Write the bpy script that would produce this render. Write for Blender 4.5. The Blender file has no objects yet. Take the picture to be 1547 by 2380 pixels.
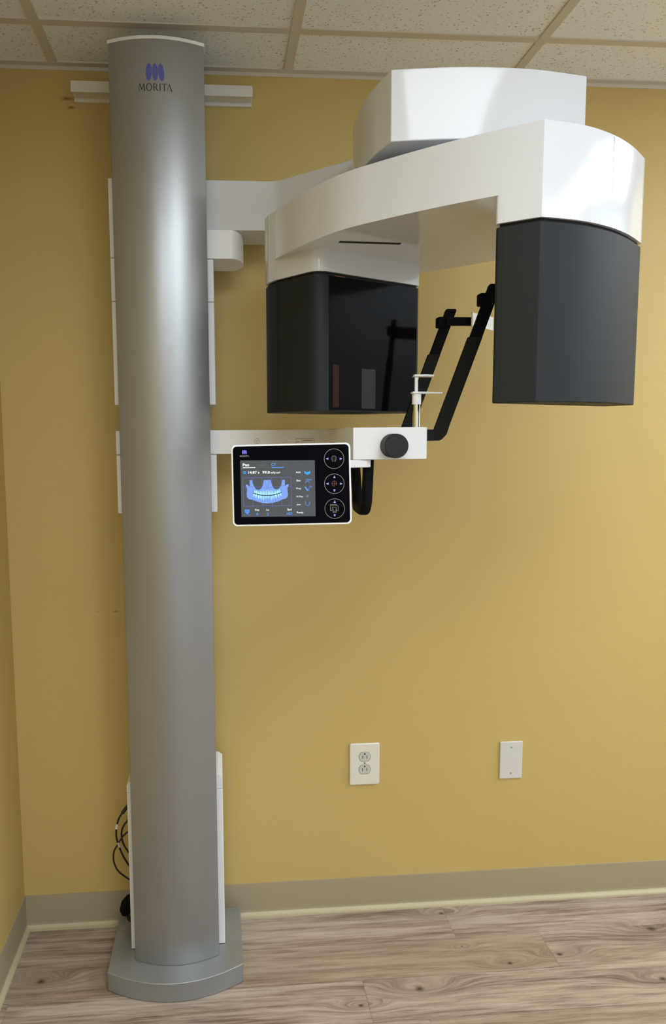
import bpy, bmesh, math, random
from mathutils import Vector, Matrix

random.seed(7)
S = bpy.context.scene
COL = S.collection

# ------------------------------------------------------------------ camera
cam_d = bpy.data.cameras.new('camera'); cam = bpy.data.objects.new('camera', cam_d); COL.objects.link(cam)
S.camera = cam
YAW, PITCH, ROLL = -0.0796, 0.1064, -0.0075
FW = Vector((-math.sin(YAW)*math.cos(PITCH), math.cos(YAW)*math.cos(PITCH), -math.sin(PITCH)))
R0 = Vector((math.cos(YAW), math.sin(YAW), 0)); U0 = R0.cross(FW)
RT = R0*math.cos(ROLL) + U0*math.sin(ROLL); UP = -R0*math.sin(ROLL) + U0*math.cos(ROLL)
M = Matrix((RT, UP, -FW)).transposed().to_4x4(); M.translation = Vector((0.591, -2.0638, 1.443))
cam.matrix_world = M
cam_d.sensor_fit = 'HORIZONTAL'; cam_d.sensor_width = 36.0
cam_d.lens = 36.0*1696.76/1547.0
cam_d.shift_x = (773.5-647.5)/1547.0
cam_d.clip_start = 0.02

# ------------------------------------------------------------------ view, world, lights
S.view_settings.view_transform = 'Standard'; S.view_settings.look = 'None'
S.view_settings.exposure = 0.0; S.view_settings.gamma = 1.0
S.view_settings.use_curve_mapping = False
w = bpy.data.worlds.new('world'); S.world = w; w.use_nodes = True
w.node_tree.nodes['Background'].inputs[0].default_value = (0.9, 0.95, 1, 1)
w.node_tree.nodes['Background'].inputs[1].default_value = 0.02

HC = 2.405           # ceiling height
ROOM_X, ROOM_Y = 3.35, -4.0
# unseen ceiling troffers, left-rear and right-corner ones added as fill (0.6 x 1.2 m): x, y, power
LIGHTS = [(1.095, -2.04, 15.0), (2.93, -2.04, 8.0), (0.482, -2.656, 15.0), (1.708, -3.27, 16.0), (2.93, -0.8175, 29.0)]

# ------------------------------------------------------------------ material helpers
def srgb(r, g, b):
    f = lambda c: (c/255/12.92) if c/255 <= .04045 else ((c/255+.055)/1.055)**2.4
    return (f(r), f(g), f(b), 1)
def mat(name, col, rough=.5, metal=0., coat=0., emit=None, estr=1., bump=None, ior=1.5, var=0.0):
    m = bpy.data.materials.new(name); m.use_nodes = True
    nt = m.node_tree; b = nt.nodes['Principled BSDF']
    b.inputs['Base Color'].default_value = col if len(col) == 4 else (*col, 1)
    b.inputs['Roughness'].default_value = rough; b.inputs['Metallic'].default_value = metal
    b.inputs['IOR'].default_value = ior
    if coat: b.inputs['Coat Weight'].default_value = coat; b.inputs['Coat Roughness'].default_value = .04
    if emit: b.inputs['Emission Color'].default_value = emit; b.inputs['Emission Strength'].default_value = estr
    if bump or var:
        tc = nt.nodes.new('ShaderNodeTexCoord')
        n = nt.nodes.new('ShaderNodeTexNoise'); n.inputs['Scale'].default_value = bump[0] if bump else 4
        n.inputs['Detail'].default_value = 4
        nt.links.new(tc.outputs['Object'], n.inputs['Vector'])
        if bump:
            bp = nt.nodes.new('ShaderNodeBump'); bp.inputs['Strength'].default_value = bump[1]; bp.inputs['Distance'].default_value = bump[2]
            nt.links.new(n.outputs['Fac'], bp.inputs['Height']); nt.links.new(bp.outputs['Normal'], b.inputs['Normal'])
        if var:
            mr = nt.nodes.new('ShaderNodeMapRange'); mr.inputs['To Min'].default_value = rough-var; mr.inputs['To Max'].default_value = rough+var
            nt.links.new(n.outputs['Fac'], mr.inputs['Value']); nt.links.new(mr.outputs['Result'], b.inputs['Roughness'])
    return m

class NT:
    def __init__(s, m): s.t = m.node_tree; s.b = s.t.nodes['Principled BSDF']
    def n(s, kind, **k):
        nd = s.t.nodes.new('ShaderNode'+kind)
        for a, v in k.items(): setattr(nd, a, v)
        return nd
    def l(s, a, b): s.t.links.new(a, b)
    def math(s, op, a, b=None, c=None, clamp=False):
        nd = s.n('Math', operation=op); nd.use_clamp = clamp
        for i, v in enumerate((a, b, c)):
            if v is None: continue
            if isinstance(v, (int, float)): nd.inputs[i].default_value = v
            else: s.l(v, nd.inputs[i])
        return nd.outputs[0]
    def vmath(s, op, a, b=None, out=0):
        nd = s.n('VectorMath', operation=op)
        for i, v in enumerate((a, b)):
            if v is None: continue
            if isinstance(v, tuple): nd.inputs[i].default_value = v
            else: s.l(v, nd.inputs[i])
        return nd.outputs[out]
    def noise(s, vec, scale, detail=4, rough=.5, dist=0.):
        nd = s.n('TexNoise'); nd.inputs['Scale'].default_value = scale; nd.inputs['Detail'].default_value = detail
        nd.inputs['Roughness'].default_value = rough; nd.inputs['Distortion'].default_value = dist
        s.l(vec, nd.inputs['Vector']); return nd.outputs['Fac']
    def ramp(s, fac, stops):
        nd = s.n('ValToRGB'); cr = nd.color_ramp
        while len(cr.elements) < len(stops): cr.elements.new(.5)
        for e, (p, c) in zip(cr.elements, stops): e.position = p; e.color = c
        s.l(fac, nd.inputs['Fac']); return nd.outputs['Color']
    def mix(s, fac, a, b, blend='MIX'):
        nd = s.n('Mix', data_type='RGBA', blend_type=blend)
        for sock, v in ((nd.inputs['Factor'], fac), (nd.inputs['A'], a), (nd.inputs['B'], b)):
            if isinstance(v, (int, float, tuple)): sock.default_value = v
            else: s.l(v, sock)
        return nd.outputs['Result']

# ------------------------------------------------------------------ mesh helpers
class MB:
    def __init__(s): s.v = []; s.f = []; s.mi = []; s.sm = []
    def add(s, vs, fs, mi=0):
        o = len(s.v); s.v += [tuple(v) for v in vs]
        for f in fs: s.f.append([o+i for i in f]); s.mi.append(mi)
        return s
    def box(s, x0, x1, y0, y1, z0, z1, mi=0):
        vs = [(x, y, z) for z in (z0, z1) for y in (y0, y1) for x in (x0, x1)]
        return s.add(vs, [(0,2,3,1),(4,5,7,6),(0,1,5,4),(2,6,7,3),(0,4,6,2),(1,3,7,5)], mi)
    def prism(s, poly, z0, z1, mi=0):
        a = sum(poly[i][0]*poly[(i+1)%len(poly)][1]-poly[(i+1)%len(poly)][0]*poly[i][1] for i in range(len(poly)))
        if a < 0: poly = poly[::-1]
        n = len(poly)
        return s.add([(x,y,z0) for x,y in poly]+[(x,y,z1) for x,y in poly],
                     [tuple(range(n-1,-1,-1)), tuple(range(n,2*n))]+[(i,(i+1)%n,n+(i+1)%n,n+i) for i in range(n)], mi)
    def slab(s, poly, y0, y1, mi=0):     # polygon in x,z extruded along y
        a = sum(poly[i][0]*poly[(i+1)%len(poly)][1]-poly[(i+1)%len(poly)][0]*poly[i][1] for i in range(len(poly)))
        if a < 0: poly = poly[::-1]
        n = len(poly)
        return s.add([(x,y0,z) for x,z in poly]+[(x,y1,z) for x,z in poly],
                     [tuple(range(n)), tuple(range(2*n-1,n-1,-1))]+[((i+1)%n,i,n+i,n+(i+1)%n) for i in range(n)], mi)
    def yzslab(s, poly, x0, x1, mi=0):   # polygon in y,z extruded along x
        a = sum(poly[i][0]*poly[(i+1)%len(poly)][1]-poly[(i+1)%len(poly)][0]*poly[i][1] for i in range(len(poly)))
        if a < 0: poly = poly[::-1]
        n = len(poly)
        return s.add([(x1,y,z) for y,z in poly]+[(x0,y,z) for y,z in poly],
                     [tuple(range(n)), tuple(range(2*n-1,n-1,-1))]+[((i+1)%n,i,n+i,n+(i+1)%n) for i in range(n)], mi)
    def tube(s, pts, r, seg=12, mi=0, cap=True, ry=None):
        pts = [Vector(p) for p in pts]; n = len(pts); rings = []
        up = None
        for i, p in enumerate(pts):
            t = (pts[min(i+1,n-1)]-pts[max(i-1,0)]).normalized()
            if up is None:
                up = Vector((0,0,1)) if abs(t.z) < .9 else Vector((0,1,0))
            a = (up - t*up.dot(t)).normalized(); b = t.cross(a); up = a
            rr = r[i] if isinstance(r, (list,tuple)) else r
            rings.append([p + a*math.cos(2*math.pi*k/seg)*rr + b*math.sin(2*math.pi*k/seg)*(ry or rr) for k in range(seg)])
        vs = [v for rg in rings for v in rg]
        fs = [(i*seg+k, i*seg+(k+1)%seg, (i+1)*seg+(k+1)%seg, (i+1)*seg+k) for i in range(n-1) for k in range(seg)]
        if cap: fs += [tuple(range(seg-1,-1,-1)), tuple((n-1)*seg+k for k in range(seg))]
        return s.add(vs, fs, mi)
    def cyl(s, c, axis, r, h, seg=48, mi=0):
        c = Vector(c); ax = Vector(axis).normalized()
        return s.tube([c, c+ax*h], r, seg, mi)

def obj(name, mb, mats, parent=None, origin=(0,0,0), bevel=0., segs=2, smooth=True, angle=35, kind=None):
    me = bpy.data.meshes.new(name)
    ox = Vector(origin)
    me.from_pydata([tuple(Vector(v)-ox) for v in mb.v], [], mb.f)
    if not isinstance(mats, (list,tuple)): mats = [mats]
    for m in mats: me.materials.append(m)
    for p, i in zip(me.polygons, mb.mi): p.material_index = i
    bm = bmesh.new(); bm.from_mesh(me)
    bmesh.ops.remove_doubles(bm, verts=bm.verts, dist=1e-6)
    bmesh.ops.recalc_face_normals(bm, faces=bm.faces)
    bm.to_mesh(me); bm.free()
    if smooth:
        me.polygons.foreach_set('use_smooth', [True]*len(me.polygons))
        me.set_sharp_from_angle(angle=math.radians(angle))
    o = bpy.data.objects.new(name, me); COL.objects.link(o)
    if parent is None: o.location = ox
    else: o.parent = parent
    if bevel:
        b = o.modifiers.new('bevel', 'BEVEL'); b.width = bevel; b.segments = segs
        b.limit_method = 'ANGLE'; b.angle_limit = math.radians(40); b.harden_normals = True
    if kind: o['kind'] = kind
    return o
def thing(name, label, cat, loc, group=None):
    o = bpy.data.objects.new(name, None); COL.objects.link(o); o.location = loc; o.empty_display_size = .1
    o['label'] = label; o['category'] = cat
    if group: o['group'] = group
    return o
def struct(name, mb, m, **k): return obj(name, mb, m, kind='structure', **k)

def spline(pts, n=6, closed=False):
    out = []; m = len(pts)
    P = lambda i: Vector(pts[i % m]) if closed else Vector(pts[max(0, min(m-1, i))])
    for i in range(m if closed else m-1):
        p0, p1, p2, p3 = P(i-1), P(i), P(i+1), P(i+2)
        for k in range(n):
            t = k/n
            out.append(tuple(.5*((2*p1)+(p2-p0)*t+(2*p0-5*p1+4*p2-p3)*t*t+(3*p1-p0-3*p2+p3)*t**3)))
    if not closed: out.append(tuple(pts[-1]))
    return out
def rounded(poly, radii, seg=8):
    out = []; n = len(poly)
    for i in range(n):
        p = Vector(poly[i]); a = Vector(poly[i-1])-p; b = Vector(poly[(i+1)%n])-p
        r = radii[i] if isinstance(radii, (list,tuple)) else radii
        if r <= 0: out.append(tuple(p)); continue
        ang = a.angle(b); d = r/math.tan(ang/2); d = min(d, a.length*.49, b.length*.49); r = d*math.tan(ang/2)
        A = p+a.normalized()*d; B = p+b.normalized()*d
        c = p+(a.normalized()+b.normalized()).normalized()*(r/math.sin(ang/2))
        va = A-c; vb = B-c; th = va.angle(vb); sgn = 1 if va.x*vb.y-va.y*vb.x > 0 else -1
        for k in range(seg+1):
            t = sgn*th*k/seg; out.append((c.x+va.x*math.cos(t)-va.y*math.sin(t), c.y+va.x*math.sin(t)+va.y*math.cos(t)))
    return out
def inset(poly, d):
    n = len(poly); a = sum(poly[i][0]*poly[(i+1)%n][1]-poly[(i+1)%n][0]*poly[i][1] for i in range(n))
    s = 1 if a > 0 else -1; out = []
    for i in range(n):
        p = Vector(poly[i]); e1 = (p-Vector(poly[i-1])); e2 = (Vector(poly[(i+1)%n])-p)
        if e1.length < 1e-6: e1 = e2
        if e2.length < 1e-6: e2 = e1
        e1.normalize(); e2.normalize()
        n1 = Vector((-e1.y, e1.x))*s; n2 = Vector((-e2.y, e2.x))*s
        nn = (n1+n2); nn = nn.normalized() if nn.length > 1e-4 else n1
        out.append(tuple(p+nn*(d/max(.5, nn.dot(n1)))))
    return out
def text_polys(body, bold=0.0, shear=0.):
    """outline of a word in Blender's own typeface as (verts2d, faces)"""
    c = bpy.data.curves.new('t', 'FONT'); c.body = body; c.offset = bold; c.resolution_u = 3; c.shear = shear
    o = bpy.data.objects.new('t', c); COL.objects.link(o)
    dg = bpy.context.evaluated_depsgraph_get(); dg.update()
    me = bpy.data.meshes.new_from_object(o.evaluated_get(dg))
    vs = [(v.co.x, v.co.y) for v in me.vertices]; fs = [tuple(p.vertices) for p in me.polygons]
    bpy.data.objects.remove(o); bpy.data.curves.remove(c); bpy.data.meshes.remove(me)
    return vs, fs

# ------------------------------------------------------------------ materials
WALLC = srgb(197, 171, 102)
def wall_material():
    m = mat('yellow_wall_paint', WALLC, .55, bump=(260, .12, .002)); t = NT(m)
    tc = t.n('TexCoord'); ob = tc.outputs['Object']
    n = t.noise(ob, 1.3, 3); col = t.mix(n, srgb(194,168,99), srgb(200,174,105))
    # faint scuffs left on the paint
    for (x, z, rx, rz, c, s) in ((.29, .945, .011, .004, (120,120,95), .8), (.238, .945, .006, .003, (150,125,70), .5),
                                 (.725, 1.045, .008, .0035, (160,135,80), .55), (1.285, 1.048, .008, .0035, (165,140,85), .35),
                                 (.205, 2.325, .02, .006, (110,80,30), .8), (.215, 2.303, .012, .005, (110,80,30), .8)):
        d = t.vmath('SUBTRACT', ob, (x, 0, z)); d = t.vmath('MULTIPLY', d, (1/rx, 0, 1/rz)); L = t.vmath('LENGTH', d, out=1)
        nn = t.noise(ob, 180, 2); L = t.math('ADD', L, t.math('MULTIPLY', nn, 1.2))
        k = t.math('MULTIPLY', t.math('SUBTRACT', 1.7, L, clamp=True), s)
        col = t.mix(k, col, srgb(*c))
    t.l(col, t.b.inputs['Base Color']); return m
M_wall = wall_material()
M_wall_plain = mat('yellow_wall_paint_plain', WALLC, .55)
M_wall_pale = mat('pale_wall_paint', srgb(226,230,234), .55)
M_white = mat('white_gloss_plastic', (.65,.66,.68), .10, ior=1.38)
M_white_satin = mat('white_satin_plastic', (.80,.80,.79), .38)
M_silver = mat('silver_paint', (.35,.36,.365), .34, metal=.75, bump=(900,.04,.0005), var=.03)
M_silver_dark = mat('grey_silver_paint', (.33,.34,.34), .42, metal=.55, bump=(900,.04,.0005), var=.03)
M_char = mat('charcoal_plastic', (.013,.0155,.0165), .6, bump=(700,.05,.0004), ior=1.35)
M_black = mat('black_gloss_plastic', (.002,.002,.002), .10, ior=1.13)
M_matt = mat('matt_black', (.003,.003,.003), .7, ior=1.2)
M_gap = mat('dark_gap', (.004,.004,.004), .8)
M_outlet = mat('outlet_ivory', srgb(225,219,203), .35)
M_outdark = mat('outlet_slots', (.05,.045,.04), .6)
M_outface = mat('outlet_receptacle', srgb(196,196,184), .35)
M_chrome = mat('chrome', (.75,.75,.74), .10, metal=1.)
M_trim = mat('rail_white_paint', (.74,.71,.64), .45)
M_base = mat('taupe_vinyl', srgb(160,147,118), .45, var=.06)
M_base_toe_lit = mat('vinyl_toe_lit', srgb(186,175,142), .5)  # same vinyl, paler: the light caught by the toe is painted in
M_tbar = mat('ceiling_grid_paint', srgb(206,197,180), .5)

def ceiling_material():
    m = mat('fissured_ceiling_tile', srgb(222,214,194), .9); t = NT(m)
    tc = t.n('TexCoord'); ob = tc.outputs['Object']
    warp = t.n('TexNoise'); warp.inputs['Scale'].default_value = 30; t.l(ob, warp.inputs['Vector'])
    v = t.vmath('ADD', ob, t.vmath('MULTIPLY', t.vmath('SUBTRACT', warp.outputs['Color'], (.5,.5,.5)), (.02,.02,0)))
    v2 = t.vmath('MULTIPLY', v, (.75, 1.15, 1))
    vo = t.n('TexVoronoi'); vo.inputs['Scale'].default_value = 125; t.l(v2, vo.inputs['Vector'])
    sel = t.math('GREATER_THAN', t.noise(ob, 90, 2), .42)
    sz = t.math('MULTIPLY_ADD', t.noise(ob, 80, 2), .32, .06)
    pit = t.math('MULTIPLY', t.math('LESS_THAN', vo.outputs['Distance'], sz), sel)
    fine = t.noise(ob, 400, 3, .7)
    pin = t.math('GREATER_THAN', t.noise(ob, 230, 1), .70)
    pit2 = t.math('MAXIMUM', pit, t.math('MULTIPLY', pin, .35))
    col = t.mix(pit2, t.mix(fine, srgb(236,236,230), srgb(246,246,242)), srgb(190,180,157))
    t.l(col, t.b.inputs['Base Color'])
    bp = t.n('Bump'); bp.inputs['Strength'].default_value = .5; bp.inputs['Distance'].default_value = .002
    t.l(t.math('SUBTRACT', fine, t.math('MULTIPLY', pit2, 2)), bp.inputs['Height']); t.l(bp.outputs['Normal'], t.b.inputs['Normal'])
    return m
M_ceil = ceiling_material()

KNOTS = [(.095,-.221,1.), (1.088,-.335,1.), (1.359,-.266,.7), (1.822,-.169,1.1), (1.509,-.246,.7), (1.738,-.358,.9), (.925,-.377,.6),
         (1.235,-.045,.7), (1.25,-.19,.3), (.5,-.55,.8), (1.5,-.6,1.)]
def floor_material():
    m = mat('weathered_wood_vinyl', (.4,.33,.27), .38); t = NT(m)
    tc = t.n('TexCoord'); ob = tc.outputs['Object']; uv = tc.outputs['UV']
    at = t.n('Attribute'); at.attribute_name = 'plank'; tone = at.outputs['Fac']
    sx = t.n('SeparateXYZ'); t.l(uv, sx.inputs[0])
    u, v = sx.outputs[0], sx.outputs[1]
    knot = None; shift = None; ringw = None
    for (kx, ky, s) in KNOTS:
        d = t.vmath('SUBTRACT', ob, (kx, ky, 0)); 
        L = t.vmath('LENGTH', t.vmath('MULTIPLY', d, (1/(.014*s), 1/(.010*s), 0)), out=1)
        k = t.math('SUBTRACT', 1.15, L, clamp=True)
        W = t.vmath('LENGTH', t.vmath('MULTIPLY', d, (1/(.11*s), 1/(.030*s), 0)), out=1)
        g = t.math('EXPONENT', t.math('MULTIPLY', t.math('MULTIPLY', W, W), -1.))
        knot = k if knot is None else t.math('MAXIMUM', knot, k)
        ringw = g if ringw is None else t.math('MAXIMUM', ringw, g)
    # rings: the grain coordinate is bent round every knot
    u2 = t.math('ADD', u, 0.0)
    v2 = t.math('ADD', v, t.math('MULTIPLY', ringw, .05))
    cb = t.n('CombineXYZ'); t.l(u2, cb.inputs[0]); t.l(v2, cb.inputs[1])
    p = cb.outputs[0]
    big = t.noise(t.vmath('MULTIPLY', p, (1.5, 22, 1)), 1.0, 4, .55, .25)
    mid = t.noise(t.vmath('MULTIPLY', p, (5, 95, 1)), 1.0, 5, .65, .35)
    fin = t.noise(t.vmath('MULTIPLY', p, (18, 330, 1)), 1.0, 3, .6, .5)
    f = t.math('ADD', t.math('MULTIPLY', big, .42), t.math('ADD', t.math('MULTIPLY', mid, .40), t.math('MULTIPLY', fin, .20)))
    col = t.ramp(f, [(.35, srgb(84,68,58)), (.43, srgb(130,111,97)), (.49, srgb(162,144,128)), (.57, srgb(188,171,154)), (.70, srgb(204,190,175))])
    dark = t.math('MULTIPLY', t.math('SUBTRACT', t.noise(t.vmath('MULTIPLY', p, (1.6, 48, 1)), 1.0, 3, .5, .5), .56, clamp=True), 5.0, clamp=True)
    col = t.mix(t.math('MULTIPLY', dark, .6), col, srgb(105,90,78))
    col = t.mix(t.math('MULTIPLY', tone, .42), col, srgb(138,116,94))
    col = t.mix(t.math('MULTIPLY', ringw, .25), col, srgb(120,100,84))
    col = t.mix(t.math('MULTIPLY', knot, .95), col, srgb(52,40,34))
    t.l(col, t.b.inputs['Base Color'])
    bp = t.n('Bump'); bp.inputs['Strength'].default_value = .25; bp.inputs['Distance'].default_value = .001
    t.l(t.math('ADD', mid, fin), bp.inputs['Height']); t.l(bp.outputs['Normal'], t.b.inputs['Normal'])
    return m
M_floor = floor_material()

# ================================================================== THE ROOM
T = .12
def wall_box(name, a, m=M_wall): return struct(name, MB().box(*a), m, smooth=False)
wall_box('wall_back', (-T, ROOM_X+T, 0, T, 0, HC+.1))
wall_box('wall_left', (-T, 0, ROOM_Y, 0, 0, HC+.1), M_wall_plain)
wall_box('wall_right', (ROOM_X, ROOM_X+T, ROOM_Y, 0, 0, HC+.1), M_wall_pale)
wall_box('wall_front', (-T, ROOM_X+T, ROOM_Y-T, ROOM_Y, 0, HC+.1), M_wall_pale)

# floor: vinyl planks, one mesh, each plank a face with its own grain offset
PLK = .914
def build_floor():
    rows = [-.010-.1413*k for k in range(-1, 30)]
    seams = {1: 1.245, 2: 1.49, 3: .945}
    vs = []; fs = []; uvs = []; tones = []
    rnd = random.Random(3)
    for i in range(len(rows)-1):
        y1, y0 = rows[i], rows[i+1]; y1 = min(y1, .02)
        x = seams.get(i, rnd.uniform(0, 1.2)); start = x-PLK*3
        k = 0
        while start+PLK*k < ROOM_X+.1:
            a, b = start+PLK*k, start+PLK*(k+1); k += 1
            if b < -.05: continue
            g = .0003; o = len(vs)
            vs += [(a+g,y0+g,0),(b-g,y0+g,0),(b-g,y1-g,0),(a+g,y1-g,0)]; fs.append((o,o+1,o+2,o+3))
            ou, ov = rnd.uniform(0,30), rnd.uniform(0,30)
            uvs += [(a+ou,y0+ov),(b+ou,y0+ov),(b+ou,y1+ov),(a+ou,y1+ov)]
            tones.append(rnd.random() if i not in (1,2,3) else (.9 if i == 2 and a < 1.4 else .35 if i < 3 else .15))
    o = len(vs); vs += [(-T,ROOM_Y-T,-.0015),(ROOM_X+T,ROOM_Y-T,-.0015),(ROOM_X+T,.02,-.0015),(-T,.02,-.0015)]; fs.append((o,o+1,o+2,o+3))
    vs += [(-T,ROOM_Y-T,-.1),(ROOM_X+T,ROOM_Y-T,-.1),(ROOM_X+T,.02,-.1),(-T,.02,-.1)]
    fs += [(o+7,o+6,o+5,o+4)]+[(o+j,o+4+j,o+4+(j+1)%4,o+(j+1)%4) for j in range(4)]
    me = bpy.data.meshes.new('floor'); me.from_pydata(vs, [], fs)
    me.materials.append(M_floor); me.materials.append(mat('plank_joint', (.16,.135,.11), .7))
    uvl = me.uv_layers.new(name='UVMap')
    for p in me.polygons:
        if p.index < len(tones):
            for j, li in enumerate(p.loop_indices): uvl.data[li].uv = uvs[p.index*4+j]
        else: p.material_index = 1
    at = me.attributes.new('plank', 'FLOAT', 'FACE')
    for i in range(len(me.polygons)): at.data[i].value = tones[i] if i < len(tones) else 0
    ob = bpy.data.objects.new('floor', me); COL.objects.link(ob); ob['kind'] = 'structure'
build_floor()

# ceiling: mineral tiles in a T-bar grid
GX, GY, TS = .1757, -.2047, .6128
cb = MB(); xs = [GX+TS*k for k in range(-1, 6)]; ys = [0.0, GY]+[GY-TS*k for k in range(1, 8)]
for i in range(len(xs)-1):
    for j in range(len(ys)-1):
        a, b = max(xs[i], 0), min(xs[i+1], ROOM_X)
        c, d = max(ys[j+1], ROOM_Y), ys[j]
        if b-a > .02 and d-c > .02: cb.box(a+.0008, b-.0008, c+.0008, d-.0008, HC+.0035, HC+.02)
cb.box(-T, ROOM_X+T, ROOM_Y-T, T, HC+.02, HC+.1)
struct('ceiling', cb, M_ceil, smooth=False)
tb = MB()
for x in xs:
    if 0 < x < ROOM_X: tb.box(x-.012, x+.012, ROOM_Y, -.001, HC+.0, HC+.005)
for y in ys[1:]:
    if y > ROOM_Y: tb.box(.001, ROOM_X, y-.012, y+.012, HC+.0004, HC+.005)
struct('trim_1', tb, M_tbar, smooth=False)
wa = MB().box(.0, ROOM_X, -.022, 0, HC-.0005, HC+.005).box(.0, ROOM_X, -.0015, 0, HC-.010, HC).box(0, .022, ROOM_Y, 0, HC-.0004, HC+.005).box(0,.0015,ROOM_Y,0,HC-.010,HC)
struct('trim_2', wa, M_tbar, smooth=False)

# vinyl cove base: flat band curving out to a toe
def cove(n=6):
    pr = [(0,.102),(.0025,.1015),(.003,.099),(.003,.020)]
    for k in range(1, n+1):
        a = math.pi/2*k/n; pr.append((.003+.013*(1-math.cos(a)), .020-.0165*math.sin(a)))
    pr += [(.0165,.0),(0,0)]; return pr
pr = cove()
b1 = MB().yzslab([(-d, z) for d, z in pr], 0, 1.372); b1.yzslab([(-d, z) for d, z in pr], 1.3722, ROOM_X)
def toe_split(mb, axis):
    for i, f in enumerate(mb.f):
        zs = [mb.v[j][2] for j in f]
        if max(zs) < .0125 and len(f) == 4: mb.mi[i] = 1
toe_split(b1, 1); struct('baseboard_back', b1, [M_base, M_base_toe_lit])
b2 = MB().slab([(d, z) for d, z in pr], ROOM_Y, 0); toe_split(b2, 0); struct('baseboard_left', b2, [M_base, M_base_toe_lit])
b3 = MB().slab([(ROOM_X-d, z) for d, z in pr], ROOM_Y, 0); struct('baseboard_right', b3, [M_base, M_base_toe_lit])

# ceiling lights (outside the frame, they are what lights the room)
M_diff = mat('light_diffuser', (.9,.9,.9), .5, emit=(.93,.97,1,1), estr=2.0)
for i, (lx, ly, pw) in enumerate(LIGHTS):
    t = thing('ceiling_light', ('white ceiling troffer above the middle of the room', 'white ceiling troffer beside the right wall', 'unseen white ceiling troffer added as fill behind the camera on the left', 'white ceiling troffer nearest the front wall', 'unseen white ceiling troffer added to brighten the wall right of the machine')[i], 'ceiling light', (lx, ly, HC))
    fr = MB()
    for a in ((-.305,.305,-.61,-.585),(-.305,.305,.585,.61),(-.305,-.28,-.585,.585),(.28,.305,-.585,.585)): fr.box(lx+a[0],lx+a[1],ly+a[2],ly+a[3],HC-.012,HC)
    obj('frame', fr, M_white_satin, t, (lx,ly,HC))
    obj('diffuser', MB().box(lx-.28,lx+.28,ly-.585,ly+.585,HC-.006,HC-.001), M_diff, t, (lx,ly,HC))
    ld = bpy.data.lights.new('tube_light', 'AREA'); ld.shape = 'RECTANGLE'; ld.size = .55; ld.size_y = 1.15
    ld.energy = pw; ld.color = (.82,.92,1.04)
    lo = bpy.data.objects.new('tube_light', ld); COL.objects.link(lo); lo.parent = t; lo.location = (0,0,-.008)

# ================================================================== THE X-RAY MACHINE
CX = .457
RO = (CX, -.14, 0)
mac = thing('dental_x_ray_machine', 'tall white and silver panoramic dental x-ray machine on a grey floor plate', 'x-ray machine', RO)
def part(name, mb, m, parent=mac, **k): return obj(name, mb, m, parent, RO, **k)

# base plate
bx0, bx1 = .277, .631
arc = [(bx0+(bx1-bx0)*k/24, -.270-.056*(1-((k-12)/12)**2)) for k in range(25)]
poly = [(bx0+.002,-.035)]+arc+[(bx1-.002,-.035)]
part('base_plate', MB().prism(rounded(poly, [.01]+[0]*25+[.01]), .001, .053), M_silver_dark, bevel=.0025)

# column cover: shallow curved front
def front_arc(hw, y_edge, sag, n=28): return [(CX-hw+2*hw*k/n, y_edge-sag*(1-((k-n/2)/(n/2))**2)) for k in range(n+1)]
fa = front_arc(.111, -.233, .0295)
cover = part('column_cover', MB().prism([(CX-.111,-.205)]+fa+[(CX+.111,-.205)], .053, 2.349), M_silver, bevel=.0015)
part('column_cap', MB().prism([(CX-.1125,-.20)]+front_arc(.1125,-.2345,.0295)+[(CX+.1125,-.20)], 2.349, 2.3565), M_white_satin, bevel=.001)
part('column_core', MB().box(CX-.098, CX+.098, -.205, -.02, .053, 2.345), M_silver_dark)

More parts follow.
